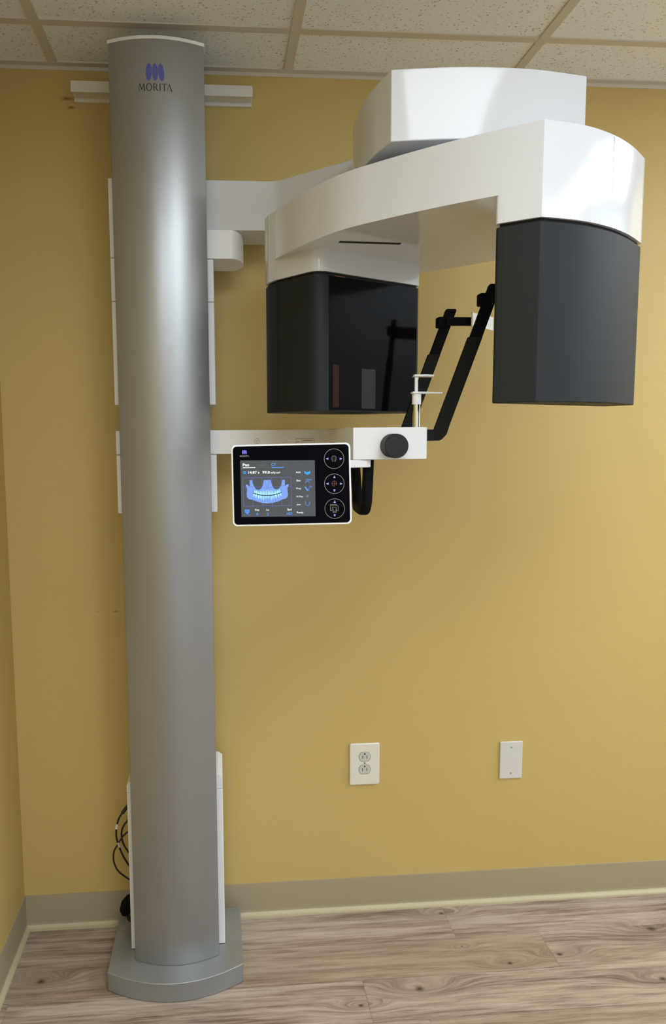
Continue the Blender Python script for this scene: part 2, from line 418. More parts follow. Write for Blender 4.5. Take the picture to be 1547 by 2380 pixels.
def y_on_cover(x): return -.233-.0295*(1-((x-CX)/.111)**2)-.0004
def wrap(vs, x0, z0): return [(x0+x, y_on_cover(x0+x), z0+z) for x, z in vs]
M_blue = mat('emblem_blue', srgb(88,92,168), .4)
M_ink = mat('lettering_dark', srgb(52,48,44), .4)
def ellipse(cx, cz, rx, rz, rot, n=40): 
    c, s = math.cos(rot), math.sin(rot)
    return [(cx+rx*math.cos(2*math.pi*k/n)*c-rz*math.sin(2*math.pi*k/n)*s, cz+rx*math.cos(2*math.pi*k/n)*s+rz*math.sin(2*math.pi*k/n)*c) for k in range(n)]
def emblem_shapes(h):       # three tall ovals fanning out, height h
    r = h/2
    return [ellipse(-.37*h, 0, .175*h, r, -.05), ellipse(0, 0, .175*h, r, .02), ellipse(.37*h, -.01*h, .175*h, r, .09)]
def letters():              # MORITA in thick-and-thin strokes, cap height 1; returns list of polygons
    L = []
    def q(*p): L.append(list(p))
    x = 0      # M
    q((x,0),(x+.07,0),(x+.17,1),(x+.10,1)); q((x+.10,1),(x+.24,1),(x+.56,.22),(x+.46,.12)); q((x+.46,.12),(x+.56,.22),(x+.82,1),(x+.74,1)); q((x+.72,1),(x+.86,1),(x+.97,0),(x+.81,0))
    x = 1.15   # O
    n = 32
    for k in range(n):
        a, b = 2*math.pi*k/n, 2*math.pi*(k+1)/n
        o = lambda t: (x+.46+.46*math.cos(t), .5+.53*math.sin(t)); i_ = lambda t: (x+.46+.31*math.cos(t), .5+.45*math.sin(t))
        q(i_(a), o(a), o(b), i_(b))
    x = 2.27   # R
    q((x,0),(x+.15,0),(x+.15,1),(x,1)); q((x-.06,.94),(x+.3,.92),(x+.3,1),(x-.06,1)); q((x+.15,.42),(x+.32,.42),(x+.32,.5),(x+.15,.5))
    for k in range(12):
        a, b = -math.pi/2+math.pi*k/12, -math.pi/2+math.pi*(k+1)/12
        o = lambda t: (x+.3+.29*math.cos(t), .71+.29*math.sin(t)); i_ = lambda t: (x+.3+.15*math.cos(t), .71+.21*math.sin(t))
        q(i_(a), o(a), o(b), i_(b))
    q((x+.28,.45),(x+.42,.47),(x+.76,0),(x+.58,0))
    x = 3.22; q((x,0),(x+.16,0),(x+.16,1),(x,1))     # I
    x = 3.55; q((x,.91),(x+.80,.91),(x+.80,1),(x,1)); q((x+.34,0),(x+.5,0),(x+.5,.95),(x+.34,.95))   # T
    x = 4.32; q((x,0),(x+.07,0),(x+.40,.93),(x+.36,1)); q((x+.32,1),(x+.46,1),(x+.87,0),(x+.69,0))   # A without a bar
    return L, 5.19
def add_letters(mb, w, h, place, mi=0):
    L, W = letters()
    for pl in L: mb.add(place([(px/W*w-w/2, pz*h-h/2) for px, pz in pl]), [tuple(range(len(pl)))], mi)
em = MB()
for e in emblem_shapes(.0385): em.add(wrap(e, .4555, 2.2765), [tuple(range(len(e)))])
part('maker_emblem', em, M_blue, cover, smooth=False)
lt = MB(); add_letters(lt, .0770, .0165, lambda v: wrap(v, .4560, 2.2435)); part('maker_lettering', lt, M_ink, cover, smooth=False)

# carriages behind the column
XL, XR, YF, YB = .3305, .5825, -.19, -.05
part('upper_carriage', MB().box(XL, XR-.03, YF, YB, 1.8765, 2.064), M_white_satin, bevel=.002)
part('rail_cover', MB().box(XL, XR, YF, YB, 1.772, 1.8755), M_white_satin, bevel=.002)
part('rail_cover', MB().box(XL, XR, YF, YB, 1.518, 1.7712), M_white_satin, bevel=.002)
part('lower_carriage', MB().box(XL, XR, YF, YB, 1.2445, 1.3925), M_white_satin, bevel=.002)
part('rail_cover', MB().box(XL, XL+.02, YF, YB, 1.3945, 1.454), M_white_satin, bevel=.002)
bx = part('cable_box', MB().box(XL, XR+.0015, YF, YB, .054, .498), M_white_satin, bevel=.002)
part('lid', MB().slab(rounded([(XL,.499),(XR+.0015,.499),(XR+.0015,.533),(XR-.010,.541),(XL+.02,.541),(XL,.520)], .001, 2), YF, YB), M_white_satin, bx, bevel=.001)

# upper arm and turret
arm = [(XR-.02,YF),(.738,YF),(.90,-.341),(.925,-.365)]
turret = [(.925,-.365),(.897,-.42),(.877,-.49),(.870,-.56),(.8715,-.635),(.8775,-.684),(.886,-.722),(.895,-.757)]
tfront = [(.895,-.757),(.932,-.764),(1.004,-.7745),(1.071,-.7775),(1.149,-.7740),(1.243,-.757)]
tright = [(1.243,-.757),(1.262,-.70),(1.272,-.62),(1.270,-.54),(1.25,-.46),(1.21,-.39),(1.15,-.335)]
aback = [(1.15,-.335),(1.06,-.29),(.97,-.22),(.80,YB),(XR-.02,YB)]
a_poly = rounded(arm[:3], [0,.03,0], 8)[:-1] if False else None
front_part = [(XR-.02,YF)]+rounded([(.60,YF),(.738,YF),(.90,-.341)], [0,.035,0], 10)[1:-1]+[(.90,-.341)]
P = front_part+spline(turret, 5)[:-1]+spline(tfront, 6)[:-1]+spline(tright, 5)[:-1]+spline(aback[:3], 4)+[(.80,YB),(XR-.02,YB)]
ua = part('upper_arm', MB().prism(P, 1.9455, 2.064), M_white, bevel=.0022, segs=3)
st = [(XR-.02,YF),(.6265,YF)]+[(.6265+.033*math.sin(math.pi/2*k/12), -.12-.07*math.cos(math.pi/2*k/12)) for k in range(1,13)]+[(.6265+.033*math.cos(math.pi/2*k/8), -.12+.07*math.sin(math.pi/2*k/8)) for k in range(1,9)]+[(XR-.02,YB)]
part('arm_bracket', MB().prism(st, 1.8765, 1.9465), M_white_satin, bevel=.001)
part('turret_bearing', MB().cyl((1.045,-.56,1.918), (0,0,1), .115, .03, 64), M_silver_dark)

# rotating C-arm: plan outline, point-symmetric about its axis
RC = (1.026, -.564)
rf = [(.700,-.362),(.7045,-.392),(.717,-.425),(.738,-.486),(.769,-.560),(.810,-.640),(.842,-.685),(.870,-.716),(.919,-.766),(.969,-.813),(1.022,-.858),(1.098,-.917)]
re_ = [(1.098,-.917),(1.173,-.8985),(1.239,-.8650),(1.294,-.8230),(1.342,-.776)]
front = spline(rf, 10); end = spline(re_, 5)
front_r = front[:]                            # left tip ... front corner
end_r = end[:-1]+[(1.342,-.776),(1.3495,-.7685),(1.352,-.762)]
half = front_r+end_r[1:]
sym = [(2*RC[0]-x, 2*RC[1]-y) for x, y in half]
outline = half+sym[1:-1]                      # runs left tip -> corner -> right tip -> back -> left tip
outline = outline[:-1]
def nearest(pt, lo=0, hi=None):
    hi = hi or len(outline); return min(range(lo, hi), key=lambda i: (outline[i][0]-pt[0])**2+(outline[i][1]-pt[1])**2)
Z1, Z3, Z2, Z4 = 1.923, 1.822, 1.778, 1.491
i_lf = nearest((.717,-.425)); i_rf = nearest((1.050,-.8805)); i_rb = nearest((1.352,-.762))
i_lb = nearest((1.045,-.283))
left_in = rounded([(.717,-.425),(.797,-.533),(1.052,-.379),(1.045,-.283)], [0,.032,.006,0], 12)[1:-1]
if Vector(left_in[0]).x > Vector(left_in[-1]).x: left_in = left_in[::-1]
right_in = rounded([outline[i_rf],(1.0365,-.8700),(1.330,-.698),outline[i_rb]], [0,.010,.012,0], 8)[1:-1]
# outline index order (front -> right -> back -> left)
left_block = outline[i_lb:]+outline[:i_lf+1]+left_in           # back point .. left tip .. front point, inner face
right_block = outline[i_rf:i_rb+1]+right_in[::-1]
span = outline[i_lf:i_rf+1]+right_in+outline[i_rb:i_lb+1]+left_in[::-1]
mb = MB(); n = len(outline)
low = {}
for i in list(range(i_rf, i_rb+1))+list(range(i_lb, n))+list(range(0, i_lf+1)): low[i] = Z2
for i in range(n):
    j = (i+1) % n; a, b = outline[i], outline[j]
    isl = (i in low and j in low)
    zb = Z2 if isl else Z3
    if isl:
        mb.add([(*a,Z2),(*b,Z2),(*b,Z3),(*a,Z3)], [(0,1,2,3)])
    mb.add([(*a,Z3),(*b,Z3),(*b,Z1),(*a,Z1)], [(0,1,2,3)])
mb.add([(*q,Z1) for q in outline], [tuple(range(n))])
mb.add([(*q,Z3) for q in span], [tuple(range(len(span)))])
for blk, inner, A, B in ((left_block, left_in, outline[i_lf], outline[i_lb]), (right_block, right_in, outline[i_rf], outline[i_rb])):
    mb.add([(*q,Z2) for q in blk], [tuple(range(len(blk)))])
    ch = [A]+inner+[B]
    for k in range(len(ch)-1): mb.add([(*ch[k],Z2),(*ch[k+1],Z2),(*ch[k+1],Z3),(*ch[k],Z3)], [(0,1,2,3)])
rot = part('rotating_arm', mb, M_white, bevel=.0022, segs=3)
# slot in the underside, seams in the shell
def ribbon(p, q, w, z0, z1, mb=None):
    p = Vector(p); q = Vector(q); d = (q-p).normalized(); nn = Vector((-d.y, d.x))*w/2
    return (mb or MB()).prism([tuple(p-nn), tuple(q-nn), tuple(q+nn), tuple(p+nn)], z0, z1)
part('slot', ribbon((.834,-.579),(.960,-.571), .012, Z3-.0006, Z3+.002), M_gap, rot)
M_seam = mat('seam_shadow_line', (.25,.25,.25), .7)

def head(poly, name, m):
    h = part(name, MB().prism(inset(poly, .0012), Z4, Z2-.0055), m, bevel=.0018)
    part('neck', MB().prism(inset(poly, .0065), Z2-.006, Z2+.001), M_gap, h)
    return h
rh = head(right_block, 'tube_head', M_char)
lh = head(left_block, 'detector_head', M_char)
def seam_at(pt, z0, z1, parent, m=M_gap, w=.0016):
    k = nearest(pt); a = Vector(outline[k-1]); b = Vector(outline[(k+1) % n]); d = (b-a).normalized(); nn = Vector((d.y, -d.x))
    c = Vector(pt)
    return part('seam', MB().prism([tuple(c-d*w/2-nn*.003), tuple(c+d*w/2-nn*.003), tuple(c+d*w/2+nn*.0002), tuple(c-d*w/2+nn*.0002)], z0, z1), m, parent)
def project(pt, off=0.0):       # nearest point on the outline, moved outwards by off
    best = None; p = Vector(pt)
    for i in range(n):
        a, b = Vector(outline[i]), Vector(outline[(i+1) % n]); d = b-a
        if d.length < 1e-6: continue
        t = max(0, min(1, (p-a).dot(d)/d.length_squared)); c = a+d*t
        if best is None or (c-p).length < best[0]: best = ((c-p).length, c, d.normalized())
    c, d = best[1], best[2]; nn = Vector((d.y, -d.x)); return tuple(c+nn*off)
seam_at(project((1.051,-.880), -.0012), Z4+.002, Z2-.007, rh)
seam_at(project((.717,-.428), -.0012), Z4+.002, Z2-.007, lh)
seam_at(project((1.240,-.8645), 0), Z2+.055, Z1-.003, rot, M_seam, .0008)

# black gloss face of the detector head with its windows
fdir = Vector((1.052-.797, -.379+.533)); fl = fdir.length; fdir.normalize(); fn = Vector((fdir.y, -fdir.x))
def face_plate(s0, s1, z0, z1, t0, t1, mb=None):
    o = Vector((.797,-.533)); 
    P4 = [o+fdir*s0+fn*t0, o+fdir*s1+fn*t0, o+fdir*s1+fn*t1, o+fdir*s0+fn*t1]
    return (mb or MB()).prism([tuple(p) for p in P4], z0, z1)
part('gloss_face', face_plate(.031, fl-.007, Z4+.002, Z2-.0075, -.002, -.0004), M_black, lh)
part('laser_window', face_plate(.040, .0575, 1.499, 1.588, -.0004, .0002), mat('dark_red_window', srgb(48,20,8), .3, ior=1.2), lh)
part('sensor_window', face_plate(.122, .163, 1.497, 1.583, -.0004, .0002), mat('grey_window', srgb(44,45,40), .3, ior=1.2), lh)
part('indicator_strip', face_plate(.045, .075, Z2-.0080, Z2-.0062, -.0004, .0003), mat('orange_strip', srgb(110,50,20), .4), lh)

# ---- lower support arm
sa_poly = rounded([(XR-.02,YF),(.862,YF),(.841,-.70),(.983,-.70),(.992,-.66),(.992,-.30),(.95,YB),(XR-.02,YB)], [0,.004,.0015,.010,.008,.06,.02,0], 8)
sa = part('support_arm', MB().prism(sa_poly, 1.3935, 1.4540), M_white_satin, bevel=.0016)
kc = (.9150, -.70, 1.4195)
kb = MB(); kb.tube([(kc[0],-.7000,kc[2]),(kc[0],-.7330,kc[2]),(kc[0],-.7380,kc[2]),(kc[0],-.7395,kc[2])], [.0225,.0225,.0222,.0212], 64)
knob = part('adjustment_knob', kb, mat('knob_charcoal', (.013,.015,.017), .55, ior=1.35), sa, angle=25)
M_mark = mat('printed_mark', srgb(120,108,90), .5)
mk = MB()
def ring2(mb, cx, cz, r0, r1, y, a0=0, a1=2*math.pi, n=36, mi=0):
    for k in range(n):
        a, b = a0+(a1-a0)*k/n, a0+(a1-a0)*(k+1)/n
        mb.add([(cx+r0*math.cos(a),y,cz+r0*math.sin(a)),(cx+r1*math.cos(a),y,cz+r1*math.sin(a)),(cx+r1*math.cos(b),y,cz+r1*math.sin(b)),(cx+r0*math.cos(b),y,cz+r0*math.sin(b))], [(0,1,2,3)], mi)
def bar2(mb, x0, x1, z0, z1, y, mi=0): mb.add([(x0,y,z0),(x1,y,z0),(x1,y,z1),(x0,y,z1)], [(0,1,2,3)], mi)
yy = YF-.0004
ring2(mk, .686, 1.4255, .0062, .0068, yy); bar2(mk, .6815,.6905,1.4262,1.4268, yy); bar2(mk, .6857,.6863,1.418,1.4262, yy)
part('printed_symbol', mk, M_mark, sa, smooth=False); mk = MB()
for (a,b,c,d) in ((.786,.8335,1.4305,1.4311),(.786,.7866,1.408,1.4305),(.8329,.8335,1.408,1.4305),(.801,.8016,1.408,1.4305),(.789,.794,1.4225,1.4240)): bar2(mk,a,b,c,d,yy)
for k in range(9): bar2(mk, .804+k*.003, .806+k*.003, 1.4245, 1.4272, yy)
part('printed_label', mk, M_mark, sa, smooth=False)
part('panel_mount', MB().prism(rounded([(.72,-.735),(.868,-.695),(.878,-.685),(.878,-.60),(.72,-.66)], .004, 4), 1.3785, 1.3935), M_white_satin, sa, bevel=.002)

# patient handle below the arm: one bent black bar
hp = [(.8770,-.668,1.395),(.8760,-.668,1.36),(.8740,-.668,1.315),(.8725,-.664,1.300),(.8715,-.652,1.293),(.8720,-.62,1.292),(.8745,-.575,1.292),(.8760,-.56,1.295),(.8770,-.552,1.304),(.8770,-.55,1.32),(.8740,-.55,1.36),(.8715,-.55,1.395)]
def strap(mb, path, w, t, n=3):
    """flat bar of width w across x and thickness t, swept along a path that bends in the y,z plane"""
    pts = [Vector(p) for p in spline(path, n)]; rings = []
    for i, p in enumerate(pts):
        d = (pts[min(i+1,len(pts)-1)]-pts[max(i-1,0)]).normalized(); side = Vector((1,0,0)); nn = d.cross(side).normalized()
        prof = rounded([(-w/2,-t/2),(w/2,-t/2),(w/2,t/2),(-w/2,t/2)], t*.3, 3)
        rings.append([p+side*a+nn*b for a, b in prof])
    m_ = len(rings[0]); vs = [v for r in rings for v in r]
    fs = [(i*m_+k, i*m_+(k+1)%m_, (i+1)*m_+(k+1)%m_, (i+1)*m_+k) for i in range(len(rings)-1) for k in range(m_)]
    fs += [tuple(range(m_)), tuple((len(rings)-1)*m_+k for k in range(m_))]
    return mb.add(vs, fs)
part('patient_handle', strap(MB(), hp, .0200, .020), M_matt)

# chin post and bite rods
pm = MB().cyl((.9765,-.645,1.453), (0,0,1), .0075, .05, 32)
post = part('chin_post', pm, M_chrome)
part('post_sleeve', MB().cyl((.9765,-.645,1.4985), (0,0,1), .0088, .024, 32), M_white_satin, post, bevel=.0006)
rod = MB().cyl((.9755,-.645,1.522), (0,0,1), .0034, .033, 20)
rod.prism(rounded([(.966,-.655),(.978,-.656),(1.028,-.640),(1.032,-.636),(1.026,-.633),(.980,-.634),(.966,-.638)], .0025, 4), 1.5195, 1.5230)
part('bite_rod', rod, M_white_satin, post, bevel=.0006)
part('bite_plate', MB().prism(rounded([(.970,-.652),(.998,-.652),(1.014,-.643),(1.006,-.638),(.970,-.638)], .003, 4), 1.5525, 1.5562), M_white_satin, post, bevel=.0006)
part('clear_guard', MB().prism(rounded([(.974,-.63),(1.012,-.625),(1.022,-.60),(.978,-.60)], .003, 4), 1.5540, 1.5550), mat('grey_film', (.35,.36,.33), .3), post)

# temple supports: slanting perforated straps with clamps
def strap_mat():
    m = mat('perforated_black_strap', (.003,.003,.003), .7, ior=1.2); t = NT(m)
    tc = t.n('TexCoord'); vo = t.n('TexVoronoi'); vo.feature = 'F1'; vo.inputs['Randomness'].default_value = 0.0; vo.inputs['Scale'].default_value = 420
    rt = t.n('Mapping'); rt.inputs['Rotation'].default_value = (0, .6, 0); t.l(tc.outputs['Object'], rt.inputs['Vector'])
    v = t.vmath('MULTIPLY', rt.outputs[0], (1, 0, 1)); t.l(v, vo.inputs['Vector'])
    k = t.math('LESS_THAN', vo.outputs['Distance'], .27)
    t.l(t.mix(k, (.003,.003,.003,1), (.05,.05,.045,1)), t.b.inputs['Base Color']); return m
M_strap = strap_mat()
def temple(y, x, dz=0.0, near=True):
    """x = where the strap leaves the arm at this depth"""
    th = .010
    low = [(x-.03,1.4405+dz),(x+.0155,1.4405+dz),(x+.0795,1.6155+dz),(x+.1065,1.6155+dz),(x+.0450,1.4480+dz),(x+.0400,1.4315+dz),(x+.0280,1.4190+dz),(x-.03,1.4185+dz)]
    s = part('temple_support', MB().slab(rounded(low, [0,.002,0,0,0,.012,.012,0], 6), y-th/2, y+th/2), M_strap, bevel=.001)
    up = [(x+.0805,1.610+dz),(x+.1172,1.7110+dz),(x+.1205,1.7145+dz),(x+.1400,1.7145+dz),(x+.1410,1.710+dz),(x+.1043,1.610+dz)]
    part('upper_strap', MB().slab(up, y-th/2+.001, y+th/2-.001), M_matt, s, bevel=.001)
    part('clamp', MB().slab(rounded([(x+.0985,1.6735+dz),(x+.1225,1.6735+dz),(x+.1225,1.6965+dz),(x+.0985,1.6965+dz)], .003, 3), y-.010, y+.012), M_matt, s, bevel=.002)
    return s
ns = temple(-.675, .9875, .009)
fs_ = temple(-.45, .9745, 0.0)
part('cross_bar', MB().box(1.09,1.150,-.462,-.452,1.6775,1.6955), M_matt, fs_, bevel=.001)
cp = MB().prism([(1.144,-.468),(1.147,-.470),(1.152,-.462),(1.20,-.42),(1.22,-.40),(1.218,-.396),(1.197,-.415),(1.149,-.456)], 1.675, 1.705)
part('head_band', cp, M_white_satin, fs_, bevel=.001)

# ================================================================== control panel
# flat tilted tablet; local frame (a right, b up, c towards the viewer)
ROT = math.radians(1.25)
ay, ap = -.0796, .1064
pf = Vector((-math.sin(ay)*math.cos(ap), math.cos(ay)*math.cos(ap), -math.sin(ap)))
pr0 = Vector((math.cos(ay), math.sin(ay), 0)); pu0 = pr0.cross(pf)
rr = ROT-.0075
PR = pr0*math.cos(rr)+pu0*math.sin(rr); PU = -pr0*math.sin(rr)+pu0*math.cos(rr); PN = -pf
PC = Vector((0.7154, -0.7898, 1.3547))
def PL(a, b, c=0.): return tuple(PC+PR*a+PU*b+PN*c)
SC = 1.282/1696.76
def px(x, y):             # drawing units of the artwork (1 unit = 0.756 mm) to metres on the panel
    dx, dy = (x-677.2)*SC, -(y-1126.0)*SC
    return (dx*math.cos(ROT)+dy*math.sin(ROT), -dx*math.sin(ROT)+dy*math.cos(ROT))
def A(x, y): return px(530+x*.096962, 1020+y*.096962)
def B(x, y): return px(670+x*.103426, 1020+y*.103426)
def rrect(w, h, r, seg=10): return rounded([(-w/2,-h/2),(w/2,-h/2),(w/2,h/2),(-w/2,h/2)], r, seg)
def pprism(poly, c0, c1, mi=0, mb=None):
    n_ = len(poly); mb = mb or MB()
    return mb.add([PL(a,b,c0) for a,b in poly]+[PL(a,b,c1) for a,b in poly], [tuple(range(n_-1,-1,-1)), tuple(range(n_,2*n_))]+[(i,(i+1)%n_,n_+(i+1)%n_,n_+i) for i in range(n_)], mi)
W_, H_ = .2095, .1436
pan = part('control_panel', pprism(rrect(W_, H_, .0085), -.020, 0.), mat('panel_white', (.85,.85,.84), .3), bevel=.0016, segs=3)
pprism_back = pprism(rrect(.12, .08, .006), -.032, -.020)
part('panel_back', pprism_back, M_white_satin, pan)
M_glass = mat('panel_black_glass', (.001,.0015,.003), .15, ior=1.12)
part('glass_face', pprism(rrect(W_-.0062, H_-.0062, .0068), -.001, .0006), M_glass, pan)
sc = [px(558,1070.3), px(731.3,1069.4), px(733.3,1199.6), px(561.2,1202)]
def screen_mat():
    m = mat('lit_screen', (.01,.01,.01), .2, emit=srgb(68,71,75), estr=1.0); return m
part('screen', pprism(sc[::-1], .0004, .0008), screen_mat(), pan)
EM = {}
def emis(c, s=1.):
    if c not in EM: EM[c] = mat('lit_%d_%d_%d' % c, (.01,.01,.01), .3, emit=srgb(*c), estr=s)
    return EM[c]
PALETTE = [(245,250,250),(70,150,250),(90,100,185),(120,160,245),(170,240,245),(86,88,92),(40,60,130),(30,160,240),(20,40,70)]
pal = [emis(c) for c in PALETTE]; WHT, BLU, VIO, JAW, TOO, DIM, NAV, CYN, DRK = range(9)
def pdraw(mb, poly, c, mi): mb.add([PL(a,b,c) for a,b in poly], [tuple(range(len(poly)))], mi)
def ptext(mb, body, f, x0, x1, y0, y1, c, mi, bold=.015):
    vs, fs = text_polys(body, bold); mx, Mx = min(v[0] for v in vs), max(v[0] for v in vs); my, My = min(v[1] for v in vs), max(v[1] for v in vs)
    out = []
    for vx, vy in vs:
        a = x0+(vx-mx)/(Mx-mx)*(x1-x0); b = y1-(vy-my)/(My-my)*(y1-y0); p = f(a, b); out.append(PL(p[0], p[1], c))
    mb.add(out, fs, mi)
def pline(mb, f, p, q, w, c, mi):
    p = Vector(p); q = Vector(q); d = (q-p).normalized(); nn = Vector((-d.y,d.x))*w/2
    pdraw(mb, [f(*(p-nn)), f(*(q-nn)), f(*(q+nn)), f(*(p+nn))], c, mi)
def ppoly(mb, f, pts, w, c, mi, closed=False):
    for i in range(len(pts)-(0 if closed else 1)): pline(mb, f, pts[i], pts[(i+1)%len(pts)], w, c, mi)
def circ(cx, cy, r, n=40, a0=0, a1=360): return [(cx+r*math.cos(math.radians(a0+(a1-a0)*k/n)), cy+r*math.sin(math.radians(a0+(a1-a0)*k/n))) for k in range(n+(0 if a1-a0 == 360 else 1))]
c1, c2, c3, c4 = .0010, .0012, .0014, .0016
sr = MB()
ptext(sr,'Pan',A,348,505,590,660,c1,WHT,.03); pline(sr,A,(350,692),(655,688),22,c1,WHT)
ptext(sr,'Ceph',A,697,908,590,668,c1,DIM,.01); pline(sr,A,(700,688),(980,684),8,c1,DIM)
ptext(sr,'CT',A,1030,1145,582,650,c1,BLU,.03); pline(sr,A,(1040,684),(1335,680),20,c1,BLU)
part('tab_titles', sr, pal, pan, smooth=False); sr = MB()
pdraw(sr,[A(*p) for p in circ(393,806,40,6)],c1,CYN); pdraw(sr,[A(*p) for p in circ(393,806,14,20)],c2,DRK)
ptext(sr,'14.87',A,480,690,772,838,c1,WHT,.03); ptext(sr,'s',A,714,750,793,836,c1,WHT,.02)
ptext(sr,'99.0',A,820,1000,768,836,c1,WHT,.03); ptext(sr,'mGy·cm²',A,1018,1250,782,848,c1,WHT,.02)
part('readout', sr, pal, pan, smooth=False); sr = MB()
ptext(sr,'R',A,388,412,1555,1588,c1,VIO,.0)
part('side_letter', sr, pal, pan, smooth=False); sr = MB()
ptext(sr,'L',A,1470,1492,1548,1580,c1,VIO,.0)
part('side_letter', sr, pal, pan, smooth=False); sr = MB()
ptext(sr,'Exp',A,648,750,1676,1736,c1,WHT,.02); ptext(sr,'A',A,668,732,1770,1832,c1,BLU,.02)
ptext(sr,'Lv',A,918,985,1676,1724,c1,WHT,.02); ptext(sr,'2',A,930,972,1770,1832,c1,BLU,.02)
part('exposure_settings', sr, pal, pan, smooth=False); sr = MB()
ptext(sr,'Spd',A,1416,1522,1666,1728,c1,WHT,.02); ptext(sr,'HD',A,1405,1535,1762,1822,c1,BLU,.03)
part('speed_setting', sr, pal, pan, smooth=False); sr = MB()
# in/out icon
ptext(sr,'In / Out',A,378,540,1805,1832,c1,BLU,.0)
pdraw(sr,[A(*p) for p in rounded([(400,1692),(515,1690),(517,1765),(402,1767)],6,3)],c1,BLU)
pdraw(sr,[A(*p) for p in [(436,1765),(480,1765),(495,1795),(425,1795)]],c1,BLU); pline(sr,A,(425,1705),(425,1750),6,c2,DRK); pline(sr,A,(445,1705),(500,1705),6,c2,DRK); pline(sr,A,(445,1740),(500,1740),6,c2,DRK); pline(sr,A,(445,1705),(445,1740),5,c2,DRK)
part('in_out_button', sr, pal, pan, smooth=False); sr = MB()
for (s_, x0, x1, y0, y1) in (('ROI',175,270,735,770),('Size',178,275,915,957),('Proj',180,278,1094,1144),('H Pos',185,326,1276,1314),('Jaw',188,277,1460,1496),('Ready',190,338,1632,1684)):
    ptext(sr,s_,B,x0,x1,y0,y1,c1,WHT,.02)
pdraw(sr,[B(*p) for p in [(355,722),(370,716),(385,738),(422,746),(462,738),(478,716),(492,720),(488,775),(460,795),(425,803),(388,796),(360,778)][::-1]],c1,CYN)
ppoly(sr,B,circ(422,925,24,20),9,c1,BLU,True); ppoly(sr,B,[(382,992),(392,965),(412,950)],10,c1,BLU); ppoly(sr,B,[(434,950),(458,965),(470,992)],10,c1,BLU)
ppoly(sr,B,[(466,934),(466,902),(487,926),(508,902),(508,934)],8,c1,BLU)
pdraw(sr,[B(*p) for p in [(360,1068),(392,1075),(440,1140),(430,1172),(405,1155)]],c1,BLU); ppoly(sr,B,[(425,1172),(470,1105)],12,c1,BLU); ppoly(sr,B,[(445,1165),(472,1160)],7,c1,BLU); ptext(sr,'SD',B,462,532,1055,1092,c1,BLU,.01)
ptext(sr,'0',B,408,452,1260,1314,c1,BLU,.02)
ppoly(sr,B,[(379,1400),(382,1430),(392,1470),(410,1494),(432,1500),(455,1494),(473,1468),(483,1430),(486,1400)],11,c1,BLU)
part('setting_icons', sr, pal, pan, smooth=False)
# grid and jaw diagram
jd = MB()
ppoly(jd,A,[(358,932),(1512,918),(1522,1598),(368,1612)],9,c1,VIO,True)
for xa, xb in ((585,598),(815,828),(1045,1058),(1277,1290)): pline(jd,A,(xa,930),(xb,1606),9,c1,VIO)
pline(jd,A,(360,1152),(1518,1140),8,c1,VIO)
jaw = [(515,992),(578,990),(582,1040),(600,1090),(630,1150),(660,1195),(700,1218),(755,1218),(800,1180),(835,1110),(848,1040),(852,988),(1024,986),(1032,1050),(1060,1130),(1100,1190),(1140,1210),(1190,1205),(1240,1165),(1275,1100),(1292,1040),(1296,984),(1358,984),(1360,1110),(1378,1118),(1420,1085),(1445,1085),(1452,1110),(1420,1180),(1425,1260),(1436,1350),(1415,1400),(1370,1435),(1310,1445),(1220,1490),(1080,1532),(950,1546),(820,1536),(690,1500),(570,1455),(500,1448),(455,1400),(445,1340),(455,1220),(440,1160),(422,1110),(435,1092),(470,1105),(505,1135),(516,1130)]
bmj = [A(*p) for p in jaw]; pdraw(jd, bmj, c2, JAW)
for ln in ([(872,1005),(925,1165)],[(988,1005),(945,1165)],[(850,1165),(930,1195),(1010,1165),(1050,1150)],[(520,1140),(550,1150),(600,1125),(622,1140)],[(1358,1118),(1310,1120),(1280,1110)]): ppoly(jd,A,ln,5,c3,NAV)
# bite line + teeth
bite = [(610,1300),(720,1335),(830,1353),(940,1358),(1050,1350),(1160,1325),(1265,1290)]
ppoly(jd,A,[(600,1305)]+bite+[(1275,1290)],26,c3,DRK)
def by(x):
    for i in range(len(bite)-1):
        if bite[i][0] <= x <= bite[i+1][0]:
            t = (x-bite[i][0])/(bite[i+1][0]-bite[i][0]); return bite[i][1]+t*(bite[i+1][1]-bite[i][1])
    return bite[0][1] if x < 700 else bite[-1][1]
ups = [(645,46,70),(692,44,78),(740,42,76),(778,30,80),(812,28,95),(846,30,115),(880,26,100),(915,28,118),(962,28,120),(998,26,100),(1030,28,112),(1064,28,92),(1098,30,80),(1136,42,76),(1184,44,78),(1232,46,76)]
for x, w_, h_ in ups:
    y = by(x)-9; tp = [(x-w_*.42,y),(x-w_*.5,y-h_*.35),(x-w_*.22,y-h_),(x+w_*.12,y-h_),(x+w_*.5,y-h_*.35),(x+w_*.42,y)]; pdraw(jd,[A(*p) for p in tp],c4,TOO)
los = [(622,44,70),(672,46,85),(735,50,88),(778,30,80),(812,28,92),(850,32,115),(886,22,75),(912,20,70),(936,20,70),(960,20,70),(984,22,75),(1030,30,112),(1068,28,95),(1102,28,80),(1148,48,90),(1208,48,85),(1258,42,72)]
for x, w_, h_ in los:
    y = by(x)+11; s_ = -.10*h_ if x < 940 else .10*h_
    tp = [(x-w_*.45,y),(x-w_*.45,y+h_*.4),(x-w_*.18+s_,y+h_),(x+w_*.10+s_,y+h_),(x+w_*.42,y+h_*.4),(x+w_*.45,y)]; pdraw(jd,[A(*p) for p in tp],c4,TOO)
part('jaw_diagram', jd, pal, pan, smooth=False)
